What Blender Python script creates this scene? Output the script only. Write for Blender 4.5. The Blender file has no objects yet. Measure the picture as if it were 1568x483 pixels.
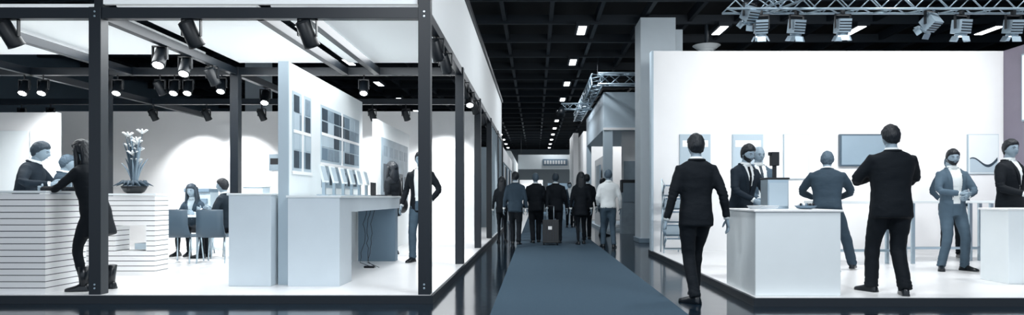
import bpy, bmesh, math, random
from mathutils import Vector, Matrix, noise
from mathutils.bvhtree import BVHTree
random.seed(4)
sc=bpy.context.scene
sc.view_settings.view_transform='Standard'
try: sc.view_settings.look='None'
except Exception: pass
V=Vector
# ------------------------------------------------------------ materials
STOPS=[(0,(0,.010,.03)),(.15,(.022,.078,.122)),(.5,(.40,.485,.55)),(.8,(.74,.80,.835)),(1,(.975,.985,.995))]
def tone(v):
    for (a,ca),(b,cb) in zip(STOPS,STOPS[1:]):
        if v<=b:
            t=(v-a)/(b-a); c=[ca[i]+(cb[i]-ca[i])*t for i in range(3)]; break
    else: c=STOPS[-1][1]
    lin=[(x/12.92 if x<=.04045 else ((x+.055)/1.055)**2.4) for x in c]
    return tuple(min(.86,x) for x in lin)
MATS={}
def mat(name,v,rough=.6,metal=0,bump=0,bscale=30,emis=0,var=.1,vscale=4,stretch=(1,1,1),spec=.5,ecol=None):
    if name in MATS: return MATS[name]
    m=bpy.data.materials.new(name); m.use_nodes=True; nt=m.node_tree; n=nt.nodes; l=nt.links
    p=n['Principled BSDF']; c=tone(v) if not isinstance(v,tuple) else v
    p.inputs['Roughness'].default_value=rough; p.inputs['Metallic'].default_value=metal
    p.inputs['Specular IOR Level'].default_value=spec
    tc=n.new('ShaderNodeTexCoord'); mp=n.new('ShaderNodeMapping'); mp.inputs['Scale'].default_value=stretch
    l.new(tc.outputs['Object'],mp.inputs['Vector'])
    nz=n.new('ShaderNodeTexNoise'); nz.inputs['Scale'].default_value=vscale; nz.inputs['Detail'].default_value=4
    l.new(mp.outputs['Vector'],nz.inputs['Vector'])
    mx=n.new('ShaderNodeMix'); mx.data_type='RGBA'
    mx.inputs[6].default_value=(c[0]*(1-var),c[1]*(1-var),c[2]*(1-var),1)
    mx.inputs[7].default_value=(min(1,c[0]*(1+var*.4)),min(1,c[1]*(1+var*.4)),min(1,c[2]*(1+var*.4)),1)
    l.new(nz.outputs['Fac'],mx.inputs[0]); l.new(mx.outputs[2],p.inputs['Base Color'])
    if bump:
        nb=n.new('ShaderNodeTexNoise'); nb.inputs['Scale'].default_value=bscale; nb.inputs['Detail'].default_value=5
        l.new(mp.outputs['Vector'],nb.inputs['Vector'])
        bp=n.new('ShaderNodeBump'); bp.inputs['Strength'].default_value=bump; bp.inputs['Distance'].default_value=.02
        l.new(nb.outputs['Fac'],bp.inputs['Height']); l.new(bp.outputs['Normal'],p.inputs['Normal'])
    if emis:
        e=ecol or (.93,.97,1)
        p.inputs['Emission Color'].default_value=(*e,1); p.inputs['Emission Strength'].default_value=emis
        m.cycles.emission_sampling='NONE' if emis>2 else 'AUTO'
    MATS[name]=m; return m
wallW=mat('white_wall_paint',.97,.55,var=.03)
floorW=mat('white_glossy_floor',.97,.28,var=.04,vscale=1.5)
hallF=mat('dark_polished_concrete',.19,.11,var=.45,vscale=1.3,bump=.05,bscale=5)
carpetM=mat('slate_carpet',.37,.95,var=.18,vscale=40,bump=.3,bscale=200,spec=.1)
frameM=mat('navy_steel',.15,.42,var=.1)
counterM=mat('pale_lacquer',.94,.35,var=.04)
counterG=mat('silver_lacquer',.87,.4,var=.06)
pillarM=mat('pale_concrete',.86,.7,var=.08)
greyP=mat('grey_panel',.52,.6,var=.08)
lgreyP=mat('light_grey_panel',.76,.6,var=.06)
darkM=mat('black_plastic',.08,.45)
ceilM=mat('dark_ceiling_void',.04,.9)
gridM=mat('dark_ceiling_steel',.17,.6,var=.3)
chrome=mat('brushed_aluminium',.75,.28,metal=.9)
silverL=mat('aluminium_truss',.68,.4,metal=.5)
glow=mat('lamp_glow',1.0,.5,emis=14)
glowS=mat('tube_glow',1.0,.5,emis=6)
fabricL=mat('white_fabric_added_glow',.95,.8,emis=.24,var=.03)  # slight emission added to the white fabric to keep it bright
screenM=mat('screen_light',.62,.3,var=.25,vscale=1.2)
whiteEm=mat('lit_display',.9,.3,emis=.5,var=.1)
skinM=mat('skin',.64,.5,var=.08,vscale=12)
def cloth(name,v,var=.2): return mat(name,v,.8,bump=.25,bscale=14,var=var,vscale=9,stretch=(1,1,1.8),spec=.3)
blackC=cloth('black_wool',.095); navyC=cloth('navy_wool',.19); greyC=cloth('grey_wool',.42); midC=cloth('slate_wool',.30)
denim=cloth('denim',.38,.4); shirtW=cloth('white_cotton',.95,.05); shirtL=cloth('pale_cotton',.8,.08)
tieM=mat('striped_tie',.3,.6,var=.9,vscale=60)
shoeM=mat('black_leather',.09,.3); hairD=mat('dark_hair',.13,.5,bump=.6,bscale=60,var=.5,vscale=40,stretch=(1,1,.3))
hairG=mat('grey_hair',.42,.6,bump=.6,bscale=60,var=.4,vscale=40); hairB=mat('brown_hair',.28,.55,bump=.6,bscale=60,var=.5,vscale=40,stretch=(1,1,.3))
eyeW=mat('eye_white',.78,.3); lipM=mat('lips',.48,.5); browM=mat('brow',.35,.6)
leafM=mat('leaf',.34,.5,var=.3); leafL=mat('pale_leaf',.60,.5,var=.3); petalM=mat('lily_petal',.96,.5)
chairM=mat('slate_chair_shell',.36,.5); printM=mat('printed_window_pane',.30,.5,var=.6,vscale=6); printL=mat('printed_window_pane_light',.6,.5,var=.5,vscale=9); printG=mat('printed_grey_photo',.68,.5,var=.5,vscale=3)
# ------------------------------------------------------------ builder
class B:
    def __init__(s,name): s.name=name; s.v=[]; s.f=[]; s.m=[]; s.s=[]; s.mats=[]
    def mi(s,m):
        if m not in s.mats: s.mats.append(m)
        return s.mats.index(m)
    def add(s,vs,fs,m,smooth=False,M=None):
        o=len(s.v); k=s.mi(m)
        s.v+=[(M@V(p)) if M else V(p) for p in vs]
        for f in fs: s.f.append(tuple(i+o for i in f)); s.m.append(k); s.s.append(smooth)
    def box(s,x0,x1,y0,y1,z0,z1,m,M=None):
        s.add([(x0,y0,z0),(x1,y0,z0),(x1,y1,z0),(x0,y1,z0),(x0,y0,z1),(x1,y0,z1),(x1,y1,z1),(x0,y1,z1)],
              [(0,3,2,1),(4,5,6,7),(0,1,5,4),(1,2,6,5),(2,3,7,6),(3,0,4,7)],m,False,M)
    def loft(s,rings,m,smooth=True,M=None,caps=True):
        n=len(rings[0]); vs=[p for r in rings for p in r]; fs=[]
        for i in range(len(rings)-1):
            for j in range(n):
                k=(j+1)%n; fs.append((i*n+j,i*n+k,(i+1)*n+k,(i+1)*n+j))
        if caps: fs.append(tuple(range(n))[::-1]); fs.append(tuple((len(rings)-1)*n+j for j in range(n)))
        s.add(vs,fs,m,smooth,M)
    def tube(s,pts,rad,m,n=8,M=None,smooth=True):
        pts=[V(p) for p in pts]
        if not isinstance(rad,(list,tuple)): rad=[rad]*len(pts)
        rings=[]; u=None
        for i,p in enumerate(pts):
            t=(pts[min(i+1,len(pts)-1)]-pts[max(i-1,0)])
            if t.length<1e-7: t=V((0,0,1))
            t.normalize()
            if u is None:
                u=t.cross(V((0,0,1)) if abs(t.z)<.9 else V((0,1,0))).normalized()
            u=(u-t*u.dot(t)).normalized(); w=t.cross(u)
            rings.append([p+(u*math.cos(2*math.pi*j/n)+w*math.sin(2*math.pi*j/n))*rad[i] for j in range(n)])
        s.loft(rings,m,smooth,M)
    def cyl(s,p0,p1,r,m,n=20,r1=None,M=None):
        s.tube([p0,p1],[r,r if r1 is None else r1],m,n,M,smooth=False)
    def sphere(s,c,r,m,M=None,nu=16,nv=10):
        if not isinstance(r,(tuple,list)): r=(r,r,r)
        rings=[]
        for i in range(nv+1):
            a=math.pi*(.02+.96*i/nv)
            rings.append([V((c[0]+r[0]*math.sin(a)*math.cos(2*math.pi*j/nu),c[1]+r[1]*math.sin(a)*math.sin(2*math.pi*j/nu),c[2]-r[2]*math.cos(a))) for j in range(nu)])
        s.loft(rings,m,True,M)
    def mesh(s,recalc=True):
        me=bpy.data.meshes.new(s.name); me.from_pydata([tuple(p) for p in s.v],[],s.f)
        for m in s.mats: me.materials.append(m)
        me.polygons.foreach_set('material_index',s.m); me.polygons.foreach_set('use_smooth',s.s)
        if recalc:
            bm=bmesh.new(); bm.from_mesh(me); bmesh.ops.recalc_face_normals(bm,faces=bm.faces); bm.to_mesh(me); bm.free()
        me.update(); return me
    def done(s,loc=(0,0,0),rot=(0,0,0),bevel=0,recalc=True):
        ob=bpy.data.objects.new(s.name,s.mesh(recalc)); sc.collection.objects.link(ob)
        ob.location=loc; ob.rotation_euler=rot
        if bevel:
            b=ob.modifiers.new('bevel','BEVEL'); b.width=bevel; b.segments=2; b.limit_method='ANGLE'; b.angle_limit=.8
        return ob
def truss(b,p0,p1,sz,m,step=None,r=.018):
    p0=V(p0);p1=V(p1);d=(p1-p0);L=d.length;d.normalize()
    u=d.cross(V((0,0,1))).normalized(); w=u.cross(d).normalized(); h=sz/2
    cs=[u*h+w*h,-u*h+w*h,-u*h-w*h,u*h-w*h]
    for c in cs: b.tube([p0+c,p1+c],r,m,6)
    step=step or sz; n=max(1,int(L/step))
    for k in range(4):
        a,c=cs[k],cs[(k+1)%4]
        for i in range(n):
            q0=p0+d*(L*i/n); q1=p0+d*(L*(i+1)/n)
            if i%2: b.tube([q0+a,q1+c],r*.55,m,5)
            else: b.tube([q0+c,q1+a],r*.55,m,5)
# ------------------------------------------------------------ room shell
b=B('floor'); b.box(-16,20,-4,66,-.1,0,hallF); b.done()
b=B('aisle_carpet'); b.box(-.44,1.48,-2,52,0.0,.006,carpetM); b.done()
CZ=6.1
b=B('ceiling'); b.box(-16,20,-4,66,CZ,CZ+.1,ceilM); b.done()
b=B('ceiling_grid')
x=-15.2
while x<20:
    b.box(x-.05,x+.05,-4,62,5.72,5.95,gridM); x+=1.2
y=-3.0
while y<62:
    b.box(-16,20,y-.05,y+.05,5.66,5.9,gridM); y+=2.0
b.done()
b=B('wall_back'); b.box(-16,20,62,62.2,0,6.1,lgreyP); b.done()
b=B('wall_left'); b.box(-16.2,-16,-4,66,0,6.1,greyP); b.done()
b=B('wall_right'); b.box(20,20.2,-4,66,0,6.1,greyP); b.done()
for X in (-6.0,-2.4,1.2,4.8,8.3,11.8):
    for Y in range(1,60,4):
        b=B('ceiling_lamp'); M=Matrix.Translation((X,Y,5.5))
        b.box(-.16,.16,-.5,.5,.0,.10,gridM,M); b.box(-.10,.10,-.42,.42,-.012,.0,glowS,M)
        b.cyl((0,0,.1),(0,0,.16),.015,gridM,8,M=M); b.done()
b=B('ceiling_air_diffuser'); M=Matrix.Translation((4.45,17,5.05))
for r,z in ((.36,0),(.29,-.05),(.21,-.10),(.12,-.15)): b.cyl((0,0,z),(0,0,z+.05),r*.8,counterM,28,r1=r,M=M)
b.cyl((0,0,.05),(0,0,.6),.05,gridM,16,M=M); b.done()
b=B('concrete_pillar'); b.box(2.62,3.5,16.3,17.2,0,5.65,pillarM); b.box(3.5,3.72,16.5,17.0,0,5.4,pillarM); b.box(2.58,3.54,16.26,17.24,0,.12,greyP); b.done(bevel=.01)
b=B('concrete_pillar'); b.box(-8.9,-8.3,20,20.6,0,5.65,pillarM); b.box(-8.94,-8.26,19.96,20.64,0,.12,greyP); b.done(bevel=.01)
# ------------------------------------------------------------ left booth
b=B('exhibition_platform'); b.box(-12,-1.1,7.0,16.2,0.0,.085,frameM); b.box(-11.98,-1.13,7.03,16.2,.085,.09,floorW); b.done()
b=B('exhibition_platform'); b.box(-2.6,-1.1,16.2,23,0.0,.085,frameM); b.box(-2.58,-1.13,16.2,22.98,.085,.09,floorW); b.done()
b=B('booth_frame')
def post(x,y,z1=3.2,w=.065): b.box(x-w,x+w,y-w,y+w,.09,z1,frameM)
for yy in (7.1,10.35,13.6): post(-1.2,yy,4.55 if yy==7.1 else 3.2); post(-4.75,yy)
for yy in (16.9,20.1,22.8): post(-1.2,yy)
post(-6.8,10.35)
for yy in (7.1,10.35,13.6): b.box(-11.9,-1.2,yy-.05,yy+.05,3.08,3.2,frameM)
for xx,y1 in ((-1.2,22.8),(-4.75,15.9),(-3.0,10.35),(-2.5,10.35),(-8.0,15.9),(-6.4,10.35)): b.box(xx-.045,xx+.045,7.1,y1,3.08,3.19,frameM)
b.box(-1.26,-1.14,7.1,22.8,4.45,4.55,frameM); b.box(-4.8,-4.7,7.1,7.2,3.2,4.5,frameM)
for zz in (.16,.20,3.1,3.15): b.cyl((-1.2,7.03,zz),(-1.2,7.036,zz),.012,chrome,10); b.cyl((-4.75,7.03,zz),(-4.75,7.036,zz),.012,chrome,10)
b.done(bevel=.006)
b=B('fascia_banner'); b.box(-4.68,-1.28,7.07,7.11,3.24,4.5,fabricL); b.box(-1.22,-1.18,7.2,22.7,3.24,4.43,fabricL); b.box(-11.9,-4.82,7.07,7.11,3.5,4.5,wallW); b.done()
b=B('stretched_fabric_ceiling'); b.box(-11.8,-4.85,7.2,9.6,3.25,3.28,fabricL); b.box(-4.62,-3.08,7.2,10.2,3.25,3.28,fabricL); b.box(-2.92,-1.3,7.2,10.2,3.25,3.28,fabricL); b.done()
b=B('wall_rear'); b.box(-12,-1.5,15.95,16.1,.09,3.25,wallW); b.box(-5.1,-4.95,13.7,15.95,.09,3.05,wallW); b.done()
b=B('storage_cabinet_wall'); b.box(-12,-9.0,12.3,12.4,.09,2.75,wallW)
for i in range(5):
    b.box(-11.9+i*.6,-11.33+i*.6,12.27,12.3,.15,2.4,counterM); b.box(-11.4+i*.6,-11.38+i*.6,12.25,12.27,1.1,1.3,greyP)
b.done(bevel=.005)
b=B('partition_fins')
for i in range(9): b.box(-1.3,-1.15,17.3+i*.6,17.36+i*.6,.09,3.05,lgreyP)
b.done()
b=B('product_display_wall'); b.box(-3.09,-2.97,7.85,11.2,.09,2.78,counterM); b.box(-3.09,-2.965,7.84,7.86,.09,2.78,lgreyP)
rr=random.Random(3)
for (y0,y1,z0,z1,nx,nz) in ((8.0,8.6,1.5,2.42,3,4),(9.05,10.95,1.66,2.40,7,4)):
    b.box(-2.97,-2.964,y0-.03,y1+.03,z0-.03,z1+.03,lgreyP)
    for i in range(nx):
        for k in range(nz):
            a=y0+(y1-y0)*i/nx; c=y0+(y1-y0)*(i+1)/nx; d=z0+(z1-z0)*k/nz; e=z0+(z1-z0)*(k+1)/nz
            b.box(-2.964,-2.960,a+.012,c-.012,d+.01,e-.01,rr.choice([printM,printM,greyP,printL,lgreyP]))
    b.box(-2.964,-2.955,y0-.05,y1+.05,z0-.07,z0-.03,wallW)
    b.box(-2.964,-2.955,(y0+y1)/2-.03,(y0+y1)/2+.03,z0-.03,z1+.03,wallW); b.box(-2.964,-2.956,y0,y1,z0+(z1-z0)*.5-.02,z0+(z1-z0)*.5+.02,wallW)
b.box(-2.968,-2.962,9.05,10.95,1.28,1.58,printG)
for i in range(6): b.box(-2.962,-2.958,9.1+i*.3,9.3+i*.3,1.32,1.52,rr.choice([printM,printL,greyP]))
b.done(bevel=0)
b=B('photo_display_wall'); b.box(-3.02,-2.94,12.1,15.2,.09,2.6,counterM); b.box(-2.94,-2.934,12.4,15.0,1.0,2.3,printG)
for i in range(5): b.box(-2.934,-2.93,12.6+i*.5,12.95+i*.5,1.25,1.8-.05*i,printM); b.box(-2.934,-2.93,12.6+i*.5,12.95+i*.5,1.95,2.15,printL)
b.done()
b=B('reception_counter'); b.box(-3.62,-3.12,7.7,8.3,.09,1.19,counterG); b.box(-3.64,-3.11,7.69,8.31,1.165,1.19,counterM); b.done(bevel=.006)
b=B('display_counter'); b.box(-2.92,-2.31,7.7,8.2,.09,1.16,counterG); b.box(-2.94,-2.29,7.69,11.1,1.14,1.165,counterM)
b.box(-2.92,-2.31,8.2,11.1,.96,1.14,counterG); b.box(-2.92,-2.31,10.75,10.95,.09,.96,greyP)
r2=random.Random(8)
for k in range(3):
    pts=[(-2.52+.05*k,9.75+.04*k,.96)]; xx=-2.52+.05*k
    for i in range(1,12):
        xx+=r2.uniform(-.025,.025); pts.append((xx,9.75+r2.uniform(-.03,.03),.96-.86*i/12))
    pts.append((-2.42+.05*k,9.7,.1)); b.tube(pts,.005,darkM,5)
b.box(-2.55,-2.4,9.7,9.76,.09,.12,darkM); b.done(bevel=.003)
for i in range(6):
    b=B('tablet_display_stand'); M=Matrix.Translation((-2.72,8.4+i*.42,1.165))
    b.box(-.07,.07,-.08,.08,0,.015,chrome,M); b.box(-.02,.02,-.02,.02,.015,.22,chrome,M); 
    M2=M@Matrix.Translation((0,0,.27))@Matrix.Rotation(-.25,4,'Y'); b.box(-.015,.01,-.1,.1,-.1,.13,counterM,M2); b.box(.01,.014,-.085,.085,-.08,.11,lgreyP,M2)
    b.done(bevel=.003)
b=B('laptop'); M=Matrix.Translation((-2.5,10.6,1.165)); b.box(-.13,.13,-.16,.16,0,.018,darkM,M); b.box(-.14,-.125,-.16,.16,.018,.22,darkM,M); b.done()
b=B('wall_poster'); b.box(-6.5,-6.2,15.93,15.949,1.8,2.2,printG); b.box(-6.47,-6.23,15.925,15.93,1.95,2.1,darkM); b.done()
# slatted counters
def slats(x0,x1,y0,y1,z0,z1,hole=None):
    n=16; 
    for i in range(n):
        a=z0+(z1-z0)*i/n; c=z0+(z1-z0)*(i+1)/n-.009
        if hole and a>hole[2]-.03 and c<hole[3]+.03:
            b.box(x0,hole[0],y0,y1,a,c,wallW); b.box(hole[1],x1,y0,y1,a,c,wallW)
        else: b.box(x0,x1,y0,y1,a,c,wallW)
b=B('slatted_reception_desk')
slats(-7.4,-5.33,7.1,7.75,.09,1.19); b.box(-7.395,-5.335,7.105,7.745,.09,1.18,frameM); b.box(-7.42,-5.31,7.08,7.77,1.19,1.215,counterM)
b.done()
b=B('slatted_side_desk')
slats(-6.15,-5.1,8.75,9.08,.09,1.17,(-5.64,-5.22,.45,.75))
for q in ((-6.145,-5.645,.09,1.16),(-5.215,-5.105,.09,1.16),(-5.66,-5.20,.79,1.16),(-5.66,-5.20,.09,.41)): b.box(q[0],q[1],8.755,9.075,q[2],q[3],frameM)
b.box(-5.40,-5.24,8.8,9.0,.44,.52,lgreyP); b.box(-6.17,-5.08,8.73,9.10,1.17,1.195,counterM); b.done()
b=B('potted_lilies'); M=Matrix.Translation((-5.48,8.92,1.195))
b.tube([(0,0,0),(0,0,.02),(0,0,.07),(0,0,.10)],[.08,.12,.15,.16],darkM,20,M)
b.sphere((0,0,.10),(.15,.15,.03),leafM,M)
for i in range(30):
    a=random.uniform(0,6.28); L=random.uniform(.35,.78); sp=random.uniform(.03,.14)*(1.2-L); 
    pts=[];rr=[]
    for k in range(8):
        t=k/7; r=.025+sp*t*t*1.6; pts.append((math.cos(a)*r,math.sin(a)*r,.08+L*t-.05*t*t)); rr.append(.014*math.sin(math.pi*(.12+.85*t))+.002)
    b.tube(pts,rr,leafM if i%2 else leafL,5,M)
for i in range(16):
    a=i*1.3+4*i; r=.22+.14*(i%2); b.tube([(.08*math.cos(a),.08*math.sin(a),.1),(.15*math.cos(a),.12*math.sin(a),.16),(r*.8*math.cos(a),.15*math.sin(a),.10)],[.01,.026,.003],leafM,5,M)
for i in range(9):
    a=i*2.4; r=.03+.008*i; z=.42+.05*i; c=V((math.cos(a)*r,math.sin(a)*r,z)); b.tube([(0,0,.1),(c.x*.5,c.y*.5,z*.6),c],.005,leafM,5,M)
    for k in range(6):
        q=k*math.pi/3; d=V((math.cos(q),math.sin(q),1.2)).normalized(); b.tube([c,c+d*.035,c+d*.07+V((math.cos(q),math.sin(q),0))*.015,c+d*.08+V((math.cos(q),math.sin(q),-.3))*.03],[.005,.014,.012,.002],petalM,6,M)
b.done()
b=B('sideboard'); b.box(-7.1,-5.15,13.0,13.5,.09,.95,counterM); 
for i in range(4): b.box(-7.06+i*.47,-6.63+i*.47,12.97,13.0,.15,.9,wallW)
b.done(bevel=.005)
b=B('coffee_machine'); b.box(-7.0,-6.5,13.05,13.4,.95,1.25,lgreyP); b.box(-6.95,-6.55,13.0,13.05,1.02,1.12,greyP); b.box(-7.0,-6.5,13.0,13.4,1.25,1.32,greyP); b.done(bevel=.008)
b=B('storage_box'); b.box(-5.85,-5.45,13.05,13.4,.95,1.35,lgreyP); b.box(-5.87,-5.43,13.03,13.42,1.35,1.38,counterM); b.done()
b=B('meeting_table'); b.box(-6.75,-5.75,11.2,11.75,.80,.83,counterM)
for xx in (-6.68,-5.82):
    for yy in (11.25,11.7): b.box(xx-.02,xx+.02,yy-.02,yy+.02,.09,.80,chrome)
b.done(bevel=.004)
def chair(name,loc,yaw):
    b=B(name)
    prof=[(.24,.46),(.18,.44),(0,.43),(-.17,.44),(-.215,.50),(-.235,.62),(-.25,.86)]
    rings=[]
    for (y,z) in prof:
        w=.22 if z<.6 else .205
        rings.append([V((-w,y,z)),V((-w*.5,y-(.015 if z>.5 else 0),z-(.012 if z<.5 else 0))),V((w*.5,y-(.015 if z>.5 else 0),z-(.012 if z<.5 else 0))),V((w,y,z)),V((w,y-.02,z-.02)),V((w*.5,y-.035,z-.03)),V((-w*.5,y-.035,z-.03)),V((-w,y-.02,z-.02))])
    b.loft(rings,chairM,True)
    for sx in (-1,1):
        b.tube([(sx*.19,.19,.42),(sx*.22,.23,.0)],.011,chrome,8); b.tube([(sx*.19,-.15,.42),(sx*.22,-.22,0)],.011,chrome,8)
        b.tube([(sx*.19,.19,.42),(sx*.19,-.15,.42)],.010,chrome,8)
    b.done(loc,(0,0,math.radians(yaw)))
chair('side_chair',(-5.72,10.6,.09),0); chair('side_chair',(-5.18,10.6,.09),4); 
chair('side_chair',(-6.3,12.15,.09),180); chair('side_chair',(-5.33,11.4,.09),90)
def spotcan(p,beamz,lit,dirv=(0,-.35,-1),s=1):
    b=B('track_spotlight'); d=V(dirv).normalized(); p=V(p)
    b.tube([p-d*.12*s,p-d*.11*s,p+d*.09*s,p+d*.11*s],[.045*s,.065*s,.068*s,.072*s],darkM,16)
    b.cyl(p+d*.105*s,p+d*.112*s,.055*s,glow if lit else darkM,16)
    b.box(p.x-.085*s,p.x-.075*s,p.y-.02,p.y+.02,p.z-.02,p.z+.13*s,darkM); b.box(p.x+.075*s,p.x+.085*s,p.y-.02,p.y+.02,p.z-.02,p.z+.13*s,darkM)
    b.box(p.x-.085*s,p.x+.085*s,p.y-.02,p.y+.02,p.z+.12*s,p.z+.135*s,darkM); b.cyl((p.x,p.y,p.z+.13*s),(p.x,p.y,beamz),.012,darkM,8); b.done()
SP=[(-5.72,7.1,2.92,0,1.25),(-3.74,7.1,2.92,0,1.25),(-2.48,7.1,2.92,0,1.25),(-4.8,8.35,2.93,1,1.15),(-4.8,8.95,2.93,1,1.1),(-4.75,9.6,2.92,0,1.1),(-4.95,10.3,2.9,1,1),
(-8.1,10.35,2.88,1,1),(-7.8,10.35,2.88,1,1),(-6.62,10.35,2.88,1,1),(-5.95,10.35,2.88,0,1),(-5.72,10.35,2.88,1,1),(-5.5,10.35,2.88,1,1),(-2.72,10.35,2.88,1,1),
(-10.7,13.6,2.88,1,1),(-10.1,13.6,2.88,1,1),(-7.96,13.6,2.86,0,1),(-6.85,13.6,2.86,0,1),(-5.7,13.6,2.86,0,1),(-3.4,13.6,2.86,0,1),(-2.7,13.6,2.86,0,1),
(-4.8,11.6,2.92,1,1.1),(-4.8,12.5,2.92,0,1.1),(-1.2,7.9,2.92,0,1.1),(-1.2,8.7,2.92,0,1.1),(-1.2,10.9,2.92,0,1.1),(-1.2,11.9,2.92,1,1.1),(-1.2,12.9,2.92,0,1.1),(-1.2,14.7,2.92,0,1.1)]
for (x,y,z,l,s) in SP: spotcan((x,y,z),3.08,l,(.1,-.6,-1) if l else (.25,.6,-1),s)
# ------------------------------------------------------------ right booth
b=B('exhibition_platform'); b.box(2.28,12,6.82,13.2,0,.085,frameM); b.box(2.31,12,6.85,13.18,.085,.09,floorW); b.done()
b=B('wall_main'); b.box(2.3,9.3,12.8,12.95,.09,4.02,wallW); b.box(2.27,2.31,12.78,13.0,.09,4.02,lgreyP); b.done()
b=B('wall_side'); b.box(9.17,9.3,7.0,12.8,.09,4.02,mat('mauve_grey_paint',(.26,.23,.29),.6)); b.done()
b=B('wall_television'); b.box(5.93,6.85,12.72,12.79,1.75,2.38,mat('tv_bezel',.36,.3)); b.box(5.96,6.82,12.712,12.722,1.78,2.35,screenM); b.done(bevel=.004)
b=B('wall_television'); b.box(9.08,9.16,10.4,11.5,1.95,2.42,darkM); b.box(9.07,9.08,10.45,11.45,1.98,2.38,whiteEm); b.done(bevel=.004)
b=B('glowing_wall_panel'); b.box(9.09,9.16,10.5,12.2,2.6,3.8,whiteEm); b.box(9.10,9.16,10.47,12.23,2.57,3.83,lgreyP); b.done()  # white wall panel, its glow put into the material
def poster(x0,x1,z0,z1,kind):
    b=B('framed_poster'); b.box(x0,x1,12.76,12.798,z0,z1,lgreyP); b.box(x0+.012,x1-.012,12.752,12.76,z0+.012,z1-.012,lgreyP if kind==0 else counterM)
    if kind==0:
        for i in range(5): b.box(x0+.06+i*.1,x0+.12+i*.1,12.746,12.752,z0+.1,z0+.3+.08*(i%3),greyP)
        b.box(x0+.05,x1-.05,12.746,12.752,z1-.25,z1-.12,wallW)
    if kind==2:
        n=18; vs=[];fs=[]
        for i in range(n+1):
            t=i/n; x=x0+.03+(x1-x0-.06)*t; h=z0+.22+.10*math.sin(t*5.2+1.2)+.10*t; vs+=[(x,12.748,z0+.03),(x,12.748,h),(x,12.747,h-.02-.05*t)]
        for i in range(n): fs.append((3*i,3*i+3,3*i+5,3*i+2)); 
        b.add(vs,fs,lgreyP)
        fs=[(3*i+2,3*i+5,3*i+4,3*i+1) for i in range(n)]; b.add(vs,fs,printM)
    b.done(recalc=False)
poster(2.82,3.42,1.45,2.38,0); poster(3.85,4.45,1.45,2.38,0); poster(4.85,5.35,1.5,2.38,1); poster(8.45,9.05,1.6,2.38,2)
b=B('welcome_counter'); b.box(2.34,3.25,6.95,8.0,.09,1.0,counterM); b.box(2.32,3.27,6.93,8.02,.985,1.01,wallW); b.box(2.36,3.23,6.97,7.98,.091,.12,greyP); b.done(bevel=.008)
b=B('side_counter'); b.box(5.72,6.9,7.9,8.4,.09,.99,counterM); b.box(5.70,6.92,7.88,8.42,.985,1.01,wallW); b.done(bevel=.006)
b=B('water_dispenser'); M=Matrix.Translation((2.78,7.6,1.01))
b.box(-.12,.12,-.12,.12,0,.34,chrome,M); b.box(-.11,.11,-.13,-.12,.03,.30,lgreyP,M); b.box(-.13,.13,-.13,.13,.34,.36,darkM,M)
b.box(-.02,.02,-.02,.02,.36,.5,darkM,M); b.box(-.045,.045,-.04,.04,.5,.66,darkM,M); b.box(-.07,.02,-.02,.02,.62,.66,darkM,M); b.done(bevel=.006)
b=B('candy_bowl'); b.tube([(3.02,7.3,1.011),(3.02,7.3,1.02),(3.02,7.3,1.05)],[.05,.09,.12],greyP,18)
for i in range(14): b.sphere((3.02+random.uniform(-.08,.08),7.3+random.uniform(-.08,.08),1.06),.018,[darkM,wallW,greyP][i%3],nu=8,nv=5)
b.done()
b=B('brochure_stack')
for i in range(5): b.box(2.42,2.62,7.1,7.38,1.011+i*.008,1.018+i*.008,[wallW,lgreyP][i%2],Matrix.Translation((2.52,7.24,0))@Matrix.Rotation(.1*i,4,'Z')@Matrix.Translation((-2.52,-7.24,0)))
b.done()
b=B('brochure_rack')
for sx in (0,.34): b.tube([(2.42+sx,12.3,.09),(2.42+sx,12.5,1.5)],.012,chrome,8); b.tube([(2.42+sx,12.62,.09),(2.42+sx,12.45,1.0)],.012,chrome,8)
for i in range(5):
    z=.22+i*.25; M=Matrix.Translation((2.59,12.33+i*.03,z))@Matrix.Rotation(.55,4,'X'); b.box(-.17,.17,-.02,.0,-.02,.19,greyP,M); b.box(-.15,.15,-.04,-.022,-.01,.17,[wallW,lgreyP][i%2],M); b.box(-.17,.17,-.07,0,-.03,-.02,chrome,M)
    b.tube([(2.42,12.32+i*.03,z),(2.42,12.05+i*.03,z+.14),(2.42,12.34+i*.03,z+.25)],.008,chrome,6)
b.done()
for (x,y) in ((4.95,10.1),(6.6,10.6),(8.0,10.6)):
    b=B('bar_table'); b.box(x-.68,x+.68,y-.3,y+.3,1.05,1.09,counterM)
    for sx in (-.62,.62):
        for sy in (-.25,.25): b.box(x+sx-.025,x+sx+.025,y+sy-.025,y+sy+.025,.09,1.05,chrome)
    b.box(x-.6,x+.6,y-.02,y+.02,.3,.34,chrome); b.done(bevel=.005)
def stool(x,y):
    b=B('bar_stool'); M=Matrix.Translation((x,y,.09)); b.cyl((0,0,0),(0,0,.02),.21,chrome,28,M=M); b.cyl((0,0,.02),(0,0,.70),.025,chrome,M=M)
    b.tube([(0,0,.70),(0,0,.73),(0,0,.77),(0,0,.78)],[.12,.18,.19,.16],darkM,24,M)
    b.tube([(.15*math.cos(a*math.pi/8),.15*math.sin(a*math.pi/8),.3) for a in range(17)],.009,chrome,6,M); b.box(-.15,.15,-.008,.008,.292,.308,chrome,M); b.done()
stool(4.12,9.3); stool(8.0,9.9)
b=B('drinking_glass'); b.tube([(5.3,10.0,1.09),(5.3,10.0,1.2)],[.03,.035],chrome,14); b.done()
b=B('lighting_truss'); truss(b,(2.75,9.5,3.98),(9.1,9.5,3.98),.24,silverL,.24); truss(b,(3.35,9.75,4.02),(5.3,6.5,4.3),.24,silverL,.24)
for x in (3.0,6.5,9): b.cyl((x,9.5,4.1),(x,9.5,5.64),.01,gridM,6)
b.done()
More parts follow.
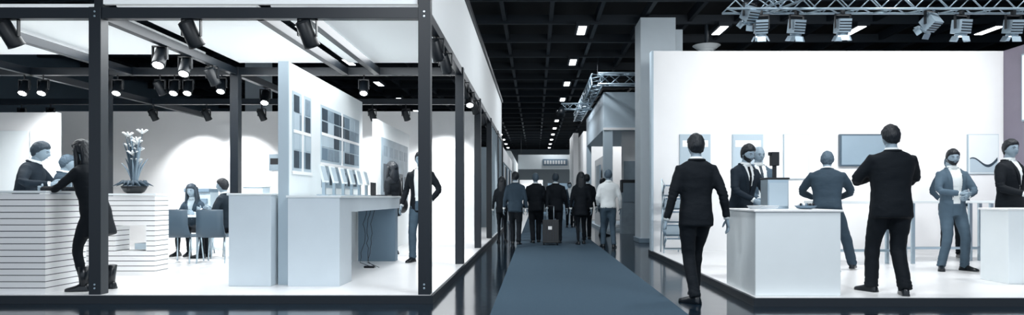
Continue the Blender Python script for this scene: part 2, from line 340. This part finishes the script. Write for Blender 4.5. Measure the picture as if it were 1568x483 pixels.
def stage(x,z,tilt,yaw,lit=True):
    b=B('stage_light'); M=Matrix.Translation((x,9.5,z))@Matrix.Rotation(math.radians(yaw),4,'Z')@Matrix.Rotation(math.radians(tilt),4,'X')
    b.box(-.085,.085,-.09,.11,-.085,.11,silverL,M); b.tube([(0,0,-.085),(0,0,-.125)],[.08,.08],silverL,16,M); b.cyl((0,0,-.126),(0,0,-.131),.07,glow if lit else counterM,16,M=M)
    for k in range(4):
        R=M@Matrix.Rotation(k*math.pi/2,4,'Z')@Matrix.Translation((0,.085,-.125))@Matrix.Rotation(.45,4,'X'); b.box(-.06,.06,-.004,.004,-.08,0,silverL,R)
    for k in range(4): b.box(-.087,.087,-.094,-.09,-.06+k*.04,-.045+k*.04,darkM,M)
    M3=Matrix.Translation((x,9.5,z))@Matrix.Rotation(math.radians(yaw),4,'Z')
    for sx in (-1,1): b.box(sx*.11-.006,sx*.11+.006,-.02,.02,-.02,.18,darkM,M3)
    b.box(-.116,.116,-.02,.02,.17,.185,darkM,M3); b.box(-.02,.02,-.03,.03,.18,.24,darkM,M3); b.done()
SL=[(3.12,3.80,35,20,0),(3.28,3.62,15,-10,1),(3.8,3.62,15,10,0),(4.47,3.63,10,0,1),(5.75,3.68,55,20,0),(6.2,3.62,10,10,1),(6.95,3.62,15,0,1),(8.0,3.62,15,0,1)]
for (x,z,t,yw,l) in SL: stage(x,z,t,yw,l)
# ------------------------------------------------------------ distant booths
b=B('distant_exhibition_booth'); b.box(2.3,8,22,29.5,3.45,4.7,lgreyP); b.box(2.3,2.6,22,22.3,0,3.45,lgreyP); b.box(3.0,8,22.6,22.8,0,3.45,wallW); b.box(2.3,2.5,29.2,29.5,0,3.45,lgreyP); b.box(2.36,2.4,22.4,26,0.1,2.6,wallW); b.box(2.3,8,21.9,29.5,0,.09,lgreyP); b.box(2.25,2.3,23,24.2,1.4,2.3,screenM); b.box(3.05,3.5,22.5,22.6,.6,2.4,printG); b.box(2.28,8,21.97,22.0,3.42,3.5,wallW); b.done()
b=B('information_kiosk'); b.box(2.7,3.3,20.5,20.9,0,1.3,printG); b.box(2.75,3.25,20.45,20.5,1.0,1.6,screenM); b.box(2.7,3.3,20.5,20.9,1.3,1.7,darkM); b.done()
b=B('distant_truss'); truss(b,(2.0,21,4.95),(2.0,31,4.95),.35,silverL,.4,.03); truss(b,(2.0,21,4.95),(6,21,4.95),.35,silverL,.4,.03); truss(b,(2.0,23,4.35),(.9,23,4.35),.2,silverL,.2,.02)
for yy in (21,31): b.cyl((2,yy,5.1),(2,yy,5.65),.015,gridM,6)
b.cyl((1.9,23,4.4),(1.9,23,5.64),.02,gridM,6); b.tube([(.95,23,4.3),(.85,22.8,4.05)],[.1,.14],darkM,12); b.done()
b=B('distant_exhibition_booth'); b.box(-6,-1.25,24,34,0,3.0,lgreyP); b.box(-1.27,-1.22,24,34,2.5,3.05,wallW)
for i in range(9): b.box(-1.25,-1.2,24.4+i*1.1,24.9+i*1.1,.1,2.4,[greyP,wallW,darkM][i%3])
b.done()
b=B('distant_exhibition_booth'); b.box(-6,-1.4,37,52,0,3.8,counterM); b.box(-1.4,-1.35,38,50,.3,2.4,printG); b.done()
b=B('distant_exhibition_booth'); b.box(2.5,7,34,42,0,4.6,wallW); b.box(2.2,2.5,38,42,0,4.9,wallW); b.box(2.45,2.5,35,37.5,.3,2.4,greyP); b.done()
b=B('hanging_fair_sign'); b.box(-1.2,2.6,45,45.2,3.1,4.1,counterM); b.box(.5,2.2,44.95,45,3.35,3.8,greyP)
for i in range(8): b.box(.6+i*.19,.72+i*.19,44.93,44.95,3.45,3.7,wallW)
for x in (-1,2.4): b.cyl((x,45.1,4.1),(x,45.1,5.65),.02,gridM,6)
b.done()
b=B('distant_exhibition_booth'); b.box(-1.3,.6,54,56,0,2.6,wallW); b.box(1.0,3.0,53,56,0,2.3,greyP); b.box(-1.2,.5,53.9,54,1.2,2.2,whiteEm); b.done()

# ------------------------------------------------------------ people
def ik(a,c,l1,l2,hint):
    d=c-a; L=d.length; mx=(l1+l2)*.998
    if L>mx: c=a+d*(mx/L); d=c-a; L=mx
    u=d/L; x=(l1*l1-l2*l2+L*L)/(2*L); h=math.sqrt(max(0,l1*l1-x*x))
    p=hint-u*hint.dot(u)
    if p.length<1e-5: p=V((0,0,1))-u*u.z
    return a+u*x+p.normalized()*h, c
RINGS=[(-.13,.180,.128,0),(-.02,.176,.130,0),(.06,.166,.124,0),(.14,.158,.116,.004),(.25,.170,.122,.008),(.37,.188,.13,.006),(.44,.196,.122,0),(.49,.188,.102,-.008),(.53,.150,.084,-.014),(.565,.082,.070,-.012)]
def ell(z,rx,ry,yo,n=28,e=2.4):
    r=[]
    for j in range(n):
        a=2*math.pi*j/n; c,s=math.cos(a),math.sin(a)
        r.append(V((rx*math.copysign(abs(c)**(2/e),c),yo+ry*math.copysign(abs(s)**(2/e),s),z)))
    return r
def lerp(x,xs,ys):
    if x<=xs[0]: return ys[0]
    for a,b_,c,d in zip(xs,xs[1:],ys,ys[1:]):
        if x<=b_: return c+(d-c)*(x-a)/(b_-a)
    return ys[-1]
def headpt(th,ph,off=0):
    dx,dy,dz=math.sin(ph)*math.cos(th),math.sin(ph)*math.sin(th),math.cos(ph)
    x,y,z=.076*dx,.096*dy,.118*dz; t=max(0,-dz)
    x*=1-.30*t**1.6
    if dy<0: y*=1-.36*t
    else: y*=1-.04*t
    if dy>0:
        g=math.exp
        y+=.022*g(-(x/.012)**2-((z+.020)/.018)**2)+.010*g(-(x/.010)**2-((z-.008)/.022)**2)
        y-=.009*g(-((abs(x)-.032)/.014)**2-((z-.004)/.011)**2)
        y+=.004*g(-(x/.05)**2-((z-.026)/.010)**2)
        y+=.006*g(-(x/.022)**2-((z+.058)/.010)**2)+.006*g(-(x/.02)**2-((z+.095)/.016)**2)
    n=V((dx/.076,dy/.096,dz/.118)).normalized()
    return V((x,y,z))+n*off
def add_head(F,M,mt,hair,beard,fine):
    nu,nv=(44,32) if fine else (24,18)
    def shell(fn,m):
        rings=[]
        for i in range(nv+1):
            ph=math.pi*(.015+.97*(1-i/nv)); rings.append([fn(2*math.pi*j/nu,ph) for j in range(nu)])
        F.loft(rings,m,True,M)
    shell(lambda a,p:headpt(a,p),mt['skin'])
    for sx in (-1,1):
        E=M@Matrix.Translation((sx*.074,-.008,-.005))@Matrix.Rotation(sx*.25,4,'Z')@Matrix.Rotation(.15,4,'X')
        F.sphere((0,0,0),(.010,.018,.031),mt['skin'],E,10,8); F.sphere((sx*.006,.002,.003),(.006,.010,.020),lipM,E,8,6)
        if fine:
            F.sphere((sx*.031,.0735,.003),(.0105,.0105,.0075),eyeW,M,10,8); F.sphere((sx*.031,.0815,.003),.0048,darkM,M,8,6)
            F.tube([(sx*.020,.080,.011),(sx*.031,.084,.0125),(sx*.043,.077,.009)],[.002,.003,.002],mt['skin'],6,M)
            F.tube([(sx*.014,.094,.020),(sx*.03,.092,.026),(sx*.046,.080,.022)],[.0025,.0035,.002],browM if mt['hair'] is hairG else mt['hair'],6,M)
    if fine: F.tube([(-.024,.089,-.060),(-.01,.099,-.056),(.01,.099,-.056),(.024,.089,-.060)],[.002,.0045,.0045,.002],lipM,6,M)
    if hair!='bald':
        th=.013 if hair=='short' else .022
        def hf(a,p):
            q=headpt(a,p); hl=lerp(q.y,[-.1,-.05,-.02,.005,.025,.06,.095],[-.085,-.08,-.05,-.015,.02,.05,.060])
            hl+=noise.noise(V((q.x*50,q.y*50,3)))*.006
            k=max(-.5,min(1,(q.z-hl)/.014)); nn=noise.noise(V((q.x*70,q.y*30,q.z*50)))*.007
            return headpt(a,p,th*k+(nn if k>0 else 0)+(.010*max(0,q.z/.118)*(1+.4*q.x/.07) if k>0 else 0))
        shell(hf,mt['hair'])
    else:
        def hf(a,p):
            q=headpt(a,p); k=1 if (q.z<.045 and q.y<-.0 and q.z>-.07) else -.6
            return headpt(a,p,.006*k)
        shell(hf,mt['hair'])
    if beard:
        def bf(a,p):
            q=headpt(a,p); top=lerp(q.y,[.0,.05,.08,.1],[.005,-.035,-.045,-.038]); w=min((top-q.z)/.012,(q.y+.005)/.015)
            mouth=math.exp(-(q.x/.02)**2-((q.z+.058)/.007)**2)
            return headpt(a,p,.0045*max(-.6,min(1,w))-.010*mouth)
        shell(bf,mt['hair'])
    if hair=='long':
        rings=[]
        for i in range(12):
            t=i/11; z=.075-.40*t; rx=.086+.022*math.sin(t*3)+.006*math.sin(t*14); ry=.052+.01*math.sin(t*3)-.03*max(0,t-.75)*3; yo=-.055-.02*t
            r=ell(z,rx,ry,yo,20,2)
            rings.append([q+V((1,1,0))*noise.noise(V((q.x*40,q.y*40,q.z*9)))*.014 for q in r])
        F.loft(rings,mt['hair'],True,M)
        for sx in (-1,1):
            F.tube([(sx*.07,.02,.07),(sx*.088,.015,0),(sx*.095,.01,-.1),(sx*.10,.03,-.22),(sx*.09,.04,-.30)],[.02,.024,.028,.024,.006],mt['hair'],8,M)
def add_hand(F,w,dirv,thumb,side,curl,m,fine):
    d=dirv.normalized(); th=(thumb-d*thumb.dot(d)).normalized(); pn=(th.cross(d)*side).normalized()
    rings=[]
    for (t,a,c) in ((-.02,.026,.021),(.01,.027,.019),(.04,.036,.017),(.075,.041,.014),(.095,.038,.011)):
        rings.append([w+d*t+th*(a*math.cos(2*math.pi*j/12))+pn*(c*math.sin(2*math.pi*j/12)) for j in range(12)])
    F.loft(rings,m)
    for k,(o,L) in enumerate(((.028,.070),(.010,.080),(-.009,.074),(-.027,.058))):
        p=w+d*.085+th*o; dd=(d+th*o*1.5).normalized(); pts=[p]; ang=curl*(.6+.12*k)
        for sgm in (.45,.32,.23):
            c,s=math.cos(ang),math.sin(ang); pts.append(pts[-1]+(dd*c+pn*s)*L*sgm); ang+=curl*.8
        F.tube(pts,[.0095,.009,.008,.0055],m,8 if fine else 6)
    p=w+d*.02+th*.024; d1=(d*.7+th*.6+pn*.35).normalized(); p1=p+d1*.04; d2=(d*.9+th*.25+pn*.5).normalized(); p2=p1+d2*.03; F.tube([p,p1,p2,p2+d2*.02],[.013,.0115,.0095,.006],m,8 if fine else 6)
def person(name,loc,yaw,H=1.78,jacket=blackC,trouser=blackC,shirt=shirtW,tie=None,hairm=hairD,hair='short',skin=skinM,shoe=shoeM,bw=1.0,front=False,open_=False,beard=False,slim=False,hem=-.13,boots=False,vox=.014,
           pel=(0,0,.93),lean=0,side=0,twist=0,RA=None,LA=None,RE=(.3,-1,0),LE=(-.3,-1,0),RL=(.09,0,.08),LL=(-.09,0,.08),RK=(0,1,0),LK=(0,1,0),RF=-8,LF=8,RP=0,LP=0,
           hyaw=0,hpitch=0,hroll=0,curl=.35,thumb=None,belly=0):
    fine=vox<.016; rad=math.radians; s_ob=H/1.76
    mt={'skin':skin,'hair':hairm}
    pel=V(pel); M=Matrix.Translation(pel)@Matrix.Rotation(rad(twist),4,'Z')@Matrix.Rotation(rad(side),4,'Y')@Matrix.Rotation(-rad(lean),4,'X')
    HM=Matrix.Translation(pel)@Matrix.Rotation(-rad(lean*.25),4,'X')
    S=B('src')
    rg=[]
    for (z,rx,ry,yo) in RINGS:
        if z<hem-.001: continue
        f=bw
        rg.append(ell(z,rx*(f if z<.55 else 1),(ry+ (belly*math.exp(-((z-.1)/.16)**2)))*(1+(bw-1)*.7),yo+belly*.5*math.exp(-((z-.1)/.16)**2)))
    if hem<-.14: 
        rg=[ell(hem,.19*bw,.14,0),ell((hem-.13)/2,.186*bw,.134,0)]+rg
    S.loft(rg,jacket,True,M)
    ends={}
    for sx,tg,eh in ((1,RA,RE),(-1,LA,LE)):
        sh=M@V((sx*.168*bw,-.005,.468)); tg=V(tg) if tg else V((sx*.265*bw,.03,.875))
        el,wr=ik(sh,tg,.285,.26,V(eh)); inn=M@V((sx*.10,-.005,.45))
        r=(.060,.066,.060,.053,.050,.046,.040); r=[q*(.85 if slim else 1)*(1+(bw-1)*.6) for q in r]
        S.tube([inn,sh,(sh+el)/2,el+(sh-el)*.15,el+(wr-el)*.15,(el+wr)/2,wr],r,jacket,14)
        ends[sx]=(el,wr)
    S.loft([ell(-.11,.12*bw,.10,0),ell(-.05,.165*bw,.122,0),ell(.06,.155*bw,.112,0),ell(.10,.14*bw,.10,0)],trouser,True,HM)
    feet={}
    for sx,tg,kh,fy,fp in ((1,RL,RK,RF,RP),(-1,LL,LK,LF,LP)):
        hp=HM@V((sx*.088*bw,0,-.03)); kn,an=ik(hp,V(tg),.43,.42,V(kh))
        r=(.093,.088,.070,.066,.064,.060,.062) if not slim else (.088,.080,.058,.052,.052,.040,.034)
        r=[q*(1+(bw-1)*.8) for q in r]
        S.tube([hp,hp+(kn-hp)*.4,kn+(hp-kn)*.1,kn+(an-kn)*.1,kn+(an-kn)*.4,kn+(an-kn)*.85,an+(an-kn)*.06],r,trouser,14)
        feet[sx]=(an,fy,fp)
    S.tube([M@V((0,-.012,.52)),M@V((0,-.006,.59)),M@V((0,.006,.665))],[.062,.057,.056],skin,14)
    sm=S.mesh(); tmp=bpy.data.objects.new('tmp',sm); sc.collection.objects.link(tmp)
    md=tmp.modifiers.new('r','REMESH'); md.mode='VOXEL'; md.voxel_size=vox; md.use_smooth_shade=True
    dg=bpy.context.evaluated_depsgraph_get(); ev=tmp.evaluated_get(dg); me=bpy.data.meshes.new_from_object(ev)
    bvh=BVHTree.FromPolygons([v.co.copy() for v in sm.vertices],[tuple(p.vertices) for p in sm.polygons])
    bm=bmesh.new(); bm.from_mesh(me)
    for _ in range(4): bmesh.ops.smooth_vert(bm,verts=bm.verts,factor=.5,use_axis_x=True,use_axis_y=True,use_axis_z=True)
    bm.normal_update()
    seed=V((loc[0]*3.1,loc[1]*1.7,0)); Mi=M.inverted()
    joints=[ends[1][0],ends[-1][0]]+[feet[k][0]+V((0,0,.02)) for k in (1,-1)]
    for v in bm.verts:
        q=v.co; a=noise.noise(V((q.x*6,q.y*6,q.z*13))+seed)*.006+noise.noise(V((q.x*18,q.y*18,q.z*30))+seed)*.002
        for jn in joints:
            dd=(q-jn).length
            if dd<.13: a+=.005*(1-dd/.13)*math.sin(q.z*150+q.x*40+3*noise.noise(q*9))
        if (Mi@q).z<.56: v.co=q+v.normal*a
    F=B(name)
    smm=[sm.materials[p.material_index] for p in sm.polygons]
    F.v=[v.co.copy() for v in bm.verts]; bm.verts.index_update()
    mis={id(x):F.mi(x) for x in (jacket,trouser,skin,shirt)}; mt_tie=F.mi(tie) if tie else None
    push={}
    for f in bm.faces:
        c=f.calc_center_median(); hit=bvh.find_nearest(c); m=smm[hit[2]]; k=mis[id(m)]
        if m is jacket:
            p=Mi@c
            if front and p.y>.03 and abs(p.x)<.13:
                if open_: w=.055+.03*max(0,(p.z-.1)/.4)
                else: w=.078*(p.z-.16)/.38
                if abs(p.x)<w and p.z>hem+.02:
                    k=mis[id(shirt)]
                    if open_ and p.z<.04: k=mis[id(trouser)]
                    if tie and abs(p.x)<.018+.012*max(0,(.45-p.z)): k=mt_tie
                    for v in f.verts: push[v.index]=1
        F.f.append(tuple(v.index for v in f.verts)); F.m.append(k); F.s.append(True)
    inward=(M.to_3x3()@V((0,-1,0)))
    for i in push: F.v[i]=F.v[i]+inward*.010
    bm.free(); bpy.data.objects.remove(tmp); bpy.data.meshes.remove(me)
    F.loft([ell(.545,.076,.072,-.012,20,2),ell(.575,.068,.067,-.008,20,2),ell(.598,.064,.064,-.005,20,2),ell(.596,.057,.058,-.005,20,2)],shirt,True,M)
    jr=[]
    for a in range(15):
        an=math.pi*(1.0+ (a/14)) if not front else math.pi*(.88+1.24*a/14)
        jr.append(V((.082*math.cos(an),-.012+.077*math.sin(an),.562-.02*max(0,math.sin(an)))))
    F.tube(jr,[.010]+[.015]*13+[.010],jacket,8,M)
    if front:
        for sx in (-1,1):
            vs=[];fs=[];n=9
            for i in range(n):
                t=i/(n-1); z=.555-.385*t if not open_ else .555-.42*t
                w=(.078*(z-.16)/.38 if not open_ else .055+.03*max(0,(z-.1)/.4)); lw=.045*math.sin(math.pi*min(1,.25+.75*t))**.6 if t<.99 else .004
                for xx in (w-.004,w+lw):
                    rx=lerp(z,[r[0] for r in RINGS],[r[1] for r in RINGS])*bw; ry=lerp(z,[r[0] for r in RINGS],[r[2] for r in RINGS])*(1+(bw-1)*.7); yo=lerp(z,[r[0] for r in RINGS],[r[3] for r in RINGS])
                    y=yo+ry*max(0,1-min(1,abs(xx)/rx)**2.4)**(1/2.4)+.006+belly*math.exp(-((z-.1)/.16)**2)
                    vs.append((sx*xx,y,z))
            for i in range(n-1): fs.append((2*i,2*i+1,2*i+3,2*i+2))
            F.add(vs,fs,jacket,True,M)
    for sx in (1,-1):
        el,wr=ends[sx]; d=(wr-el).normalized()
        F.tube([wr-d*.03,wr+d*.012],[.034,.033],shirt,12)
        th=V(thumb) if thumb else (V((0,1,0)) if d.z<-.6 else V((0,0,1)))
        add_hand(F,wr+d*.015,d,th,sx,curl,skin,fine)
        an,fy,fp=feet[sx]
        FM=Matrix.Translation(an)@Matrix.Rotation(rad(fy),4,'Z')@Matrix.Rotation(-rad(fp),4,'X')@Matrix.Translation((0,0,-.08))
        rings=[]
        for (t,w,z1) in ((-.065,.022,.05),(-.055,.032,.075),(-.02,.037,.10),(.03,.038,.098),(.08,.043,.068),(.13,.047,.052),(.17,.042,.042),(.195,.026,.033),(.203,.012,.024)):
            rings.append([V((w*c,t,zz)) for c,zz in ((-1,.012),(-1.05,.0),(1.05,.0),(1,.012),(1,z1*.55),(.6,z1*.93),(0,z1),(-.6,z1*.93),(-1,z1*.55))])
        F.loft(rings,shoe,True,FM)
        F.box(-.035,.035,-.06,.0,0,.022,shoe,FM)
        if boots: F.tube([an+V((0,0,-.02)),an+V((0,0,.08)),an+V((0,-.005,.2))],[.045,.052,.062],shoe,14)
    HMx=M@Matrix.Translation((0,.012,.708))@Matrix.Rotation(rad(hyaw),4,'Z')@Matrix.Rotation(-rad(hpitch-lean*.6),4,'X')@Matrix.Rotation(rad(hroll),4,'Y')
    add_head(F,HMx,mt,hair,beard,fine)
    F.v=[v*s_ob for v in F.v]
    ob=F.done(loc,(0,0,rad(yaw)),recalc=False)
    bm=bmesh.new(); bm.from_mesh(ob.data); bmesh.ops.recalc_face_normals(bm,faces=bm.faces); bm.to_mesh(ob.data); bm.free()
    return ob
P=.09
# right booth
person('walking_businessman',(1.76,7.1,0),3,1.84,blackC,blackC,RL=(.05,.27,.10),LL=(-.05,-.08,.08),LF=35,RF=-5,pel=(0,.05,.92),RA=(.31,.0,.88),LA=(-.31,.06,.86),hyaw=8)
person('standing_businessman',(3.87,7.05,P),0,1.84,blackC,blackC,bw=1.18,RL=(.08,-.06,.08),LL=(-.12,.22,.08),RF=-20,LF=25,RA=(.10,.30,1.22),LA=(-.10,.30,1.22),RE=(1,-.2,-.55),LE=(-1,-.2,-.55),hpitch=8,pel=(0,.05,.925),belly=.02)
person('businessman_at_counter',(2.74,8.72,P),205,1.76,navyC,blackC,tie=blackC,front=True,beard=True,lean=10,RA=(.12,.36,1.02),LA=(-.16,.34,1.0),RE=(1,-.6,-.5),LE=(-1,-.6,-.5),hpitch=12)
person('businessman_in_striped_tie',(3.26,9.55,P),188,1.80,greyC,midC,tie=tieM,front=True,open_=True,hair='bald',hairm=hairG,RA=(.14,.28,1.0),LA=(-.14,.28,1.0),RE=(1,-.6,-.5),LE=(-1,-.6,-.5),hpitch=8)
person('businessman_on_stool',(4.15,9.3,P),-25,1.80,midC,midC,hairm=hairG,bw=1.14,pel=(0,0,.87),hem=-.06,lean=14,RA=(.16,.42,1.03),LA=(-.20,.40,1.03),RE=(1,-.3,-.5),LE=(-1,-.3,-.5),RL=(.32,.34,.10),LL=(-.1,.2,.34),RK=(.6,1,.3),LK=(-.2,1,.3),hpitch=8)
person('bearded_businessman',(6.0,9.4,P),178,1.74,greyC,greyC,front=True,open_=True,beard=True,RL=(.17,.02,.08),LL=(-.17,.0,.08),RF=-28,LF=28,RA=(.06,.26,1.12),LA=(-.06,.27,1.08),RE=(1,-.3,-.4),LE=(-1,-.3,-.4),curl=.8,hpitch=4,hyaw=-10)
person('visitor_in_dark_suit',(7.3,11.5,P),160,1.78,midC,blackC,hairm=hairG,front=True,open_=True,RL=(.12,.1,.08),LL=(-.14,0,.08),RA=(.2,.25,1.0),RE=(1,-.6,-.4))
person('visitor_at_side_counter',(6.5,8.95,P),-155,1.84,blackC,blackC,front=True,bw=1.1,RA=(.18,.26,1.05),LA=(-.2,.3,1.05),RE=(.6,-.8,-.5),LE=(-1,-.6,-.5),hyaw=-20)
# left booth
person('woman_leaning_on_counter',(-4.95,7.42,P),88,1.72,blackC,blackC,shirt=blackC,hair='long',hairm=hairD,slim=True,bw=1.0,hem=-.30,boots=True,lean=12,pel=(0,.05,.92),RA=(.16,.56,1.17),LA=(-.16,.54,1.17),RE=(1,-.3,-1),LE=(-1,-.3,-1),RL=(.10,-.06,.08),LL=(-.12,.10,.08),hpitch=5)
person('man_behind_counter',(-6.42,8.15,P),-75,1.78,navyC,blackC,hairm=hairB,lean=16,RA=(.30,.42,1.2),LA=(-.1,.45,1.18),RE=(1,-.4,-.6),LE=(-1,-.4,-.6),hpitch=8)
person('visitor_behind_counter',(-6.75,9.2,P),-60,1.66,midC,blackC,hairm=hairG,lean=10,RA=(.2,.3,1.1),LA=(-.2,.3,1.1))
person('seated_woman',(-6.3,12.1,P),178,1.68,midC,blackC,shirt=shirtL,hair='long',hairm=hairB,bw=.9,front=True,slim=True,pel=(0,0,.53),hem=-.03,lean=10,RA=(.18,.36,.80),LA=(-.18,.36,.80),RL=(.1,.42,.08),LL=(-.1,.40,.08),RK=(0,.3,1),LK=(0,.3,1))
person('seated_man',(-5.38,11.4,P),90,1.76,navyC,blackC,pel=(0,0,.55),hem=-.03,lean=6,RA=(.2,.34,.83),LA=(-.2,.34,.83),RL=(.1,.42,.08),LL=(-.1,.40,.08),RK=(0,.3,1),LK=(0,.3,1))
person('man_in_open_jacket',(-1.9,10.8,P),172,1.80,blackC,denim,front=True,open_=True,RA=(.30,.05,.90),LA=(-.22,.16,.98),LE=(-1,-.8,0),RL=(.08,.16,.08),LL=(-.08,-.14,.09),hyaw=10)
person('woman_with_long_hair',(-2.63,12.0,P),60,1.70,blackC,blackC,shirt=blackC,hair='long',slim=True,bw=.9,hem=-.2,RA=(.16,.2,.98),LA=(-.20,.05,.9),RE=(1,-.8,0))
b=B('shoulder_bag'); b.sphere((-2.38,11.72,1.0),(.09,.13,.14),darkM); b.tube([(-2.38,11.62,1.05),(-2.42,11.8,1.42),(-2.44,11.92,1.50),(-2.38,11.82,1.0)],.01,darkM,6); b.done()
W=.021
person('visitor_walking_in_aisle',(-.86,16.6,0),0,1.66,blackC,blackC,vox=W,RL=(.09,.15,.08),LL=(-.07,-.1,.08),hair='long',slim=True,bw=.9)
person('visitor_in_grey_jacket',(-.49,15.8,0.0),-4,1.76,midC,blackC,vox=W,RL=(.09,-.12,.08),LL=(-.07,.12,.08),bw=1.05)
person('visitor_in_dark_jacket',(.0,16.4,.006),5,1.74,blackC,blackC,vox=W,RL=(.09,.14,.08),LL=(-.07,-.1,.08),hairm=hairG,bw=1.1)
person('visitor_with_suitcase',(.50,16.3,.006),0,1.74,blackC,blackC,vox=W,RL=(.1,-.08,.08),LL=(-.09,.12,.08),LA=(-.22,-.18,.86),hairm=hairB,bw=1.1)
person('woman_in_black_coat',(1.10,15.8,.006),0,1.74,blackC,blackC,vox=W,RL=(.08,.16,.08),LL=(-.07,-.1,.08),hair='long',slim=True,bw=.95,hem=-.22)
person('visitor_walking_in_aisle',(1.38,17.6,.006),0,1.76,blackC,blackC,vox=W,RL=(.08,.16,.08),LL=(-.07,-.1,.08))
person('man_in_white_shirt',(1.66,14.9,0),0,1.77,shirtW,denim,vox=W,hairm=hairG,hem=-.06,RL=(.11,-.12,.08),LL=(-.10,.14,.08),bw=1.05,RA=(.28,.05,.9),LA=(-.22,.16,.98),RF=-15)
person('distant_visitor',(1.3,25,.006),180,1.72,midC,blackC,vox=.026,front=True)
person('distant_visitor',(.2,28,.006),180,1.72,blackC,blackC,vox=.026)
person('distant_visitor',(1.9,30,0),20,1.76,blackC,blackC,vox=.026)
person('distant_visitor',(2.0,19.5,0),-60,1.72,midC,denim,vox=.026)
b=B('rolling_suitcase'); M=Matrix.Translation((.36,15.55,.006))@Matrix.Rotation(-.12,4,'X')
b.box(-.19,.19,-.12,.12,.05,.60,darkM,M); 
for i in range(5): b.box(-.15+i*.065,-.12+i*.065,-.128,-.12,.1,.55,frameM,M)
for sx in (-.16,.16): b.cyl((sx-.015,-.06,.03),(sx+.015,-.06,.03),.03,darkM,12,M=M); b.cyl((sx-.015,.06,.03),(sx+.015,.06,.03),.03,darkM,12,M=M); b.tube([(sx*.5,.1,.6),(sx*.5,.1,.95)],.008,chrome,6,M)
b.tube([(-.09,.1,.95),(.09,.1,.95)],.014,darkM,8,M); b.box(-.06,.03,-.132,-.128,.36,.44,wallW,M); b.done(bevel=.015)

# ------------------------------------------------------------ lights
def area(name,loc,sx,sy,p,rot=(0,0,0),col=(.95,.98,1)):
    l=bpy.data.lights.new(name,'AREA'); l.shape='RECTANGLE'; l.size=sx; l.size_y=sy; l.energy=p; l.color=col
    o=bpy.data.objects.new(name,l); sc.collection.objects.link(o); o.location=loc; o.rotation_euler=rot; return o
def spot(name,loc,target,p,ang=80,blend=.8,r=.1,col=(.96,.985,1)):
    l=bpy.data.lights.new(name,'SPOT'); l.energy=p; l.spot_size=math.radians(ang); l.spot_blend=blend; l.shadow_soft_size=r; l.color=col
    o=bpy.data.objects.new(name,l); sc.collection.objects.link(o); o.location=loc
    o.rotation_euler=(V(target)-V(loc)).to_track_quat('-Z','Y').to_euler(); return o
area('booth_fill_area',(-3.0,8.6,3.24),3.0,2.6,165); area('booth_fill_area',(-7.0,8.5,3.24),4.0,2.0,140)  # fill lights added under the fabric to brighten the booth whites
for x in (-8.5,-6.5,-4.2,-2.4): spot('booth_downlight',(x,11.6,3.0),(x,12.6,0),330,140,.9,.12)
for x in (-8.1,-7.1,-3.9,-2.2): spot('wall_washer',(x,14.9,3.0),(x,16,1.2),170,85,.5,.04)
spot('booth_downlight',(-2.0,18.5,3.0),(-2,18.5,0),250,140,.9,.1)
for (x,z,t,yw,l) in SL+[(5.0,3.62,0,0,1),(8.8,3.62,0,0,1)]:
    if l: spot('stage_spot',(x,9.65,z-.05),(x,12.9,2.9),130,110,.9,.12)
for x in (3.2,5.2,7.2,8.8): spot('overhead_fill_spot',(x,8.2,5.2),(x,9.6,0),340,100,.9,.2)  # unseen spot row added above the truss to light the floor
for (x,y,p) in ((1.2,5,160),(1.2,13,90),(1.2,21,110),(1.2,33,150),(1.2,45,200),(-2.4,1,300),(4.8,1,300),(1.2,27,110)): area('hall_lamp_light',(x,y,5.45),.4,1.4,p,col=(.9,.95,1))
spot('distant_booth_light',(5,31.5,4.5),(5,38,1),300,140)
area('distant_light',(1,50,5.4),4,4,500)
w=bpy.data.worlds.new('w'); sc.world=w; w.use_nodes=True; w.node_tree.nodes['Background'].inputs[0].default_value=(.78,.885,1,1); w.node_tree.nodes['Background'].inputs[1].default_value=1.25
# ------------------------------------------------------------ camera
cam=bpy.data.cameras.new('camera'); co=bpy.data.objects.new('camera',cam); sc.collection.objects.link(co)
co.location=(0,0,1.14); co.rotation_euler=(math.pi/2,0,0); cam.sensor_width=36; cam.sensor_fit='HORIZONTAL'
cam.lens=36*1000/1568; cam.shift_x=-36/1568; cam.shift_y=61.5/1568; cam.clip_end=200
sc.camera=co
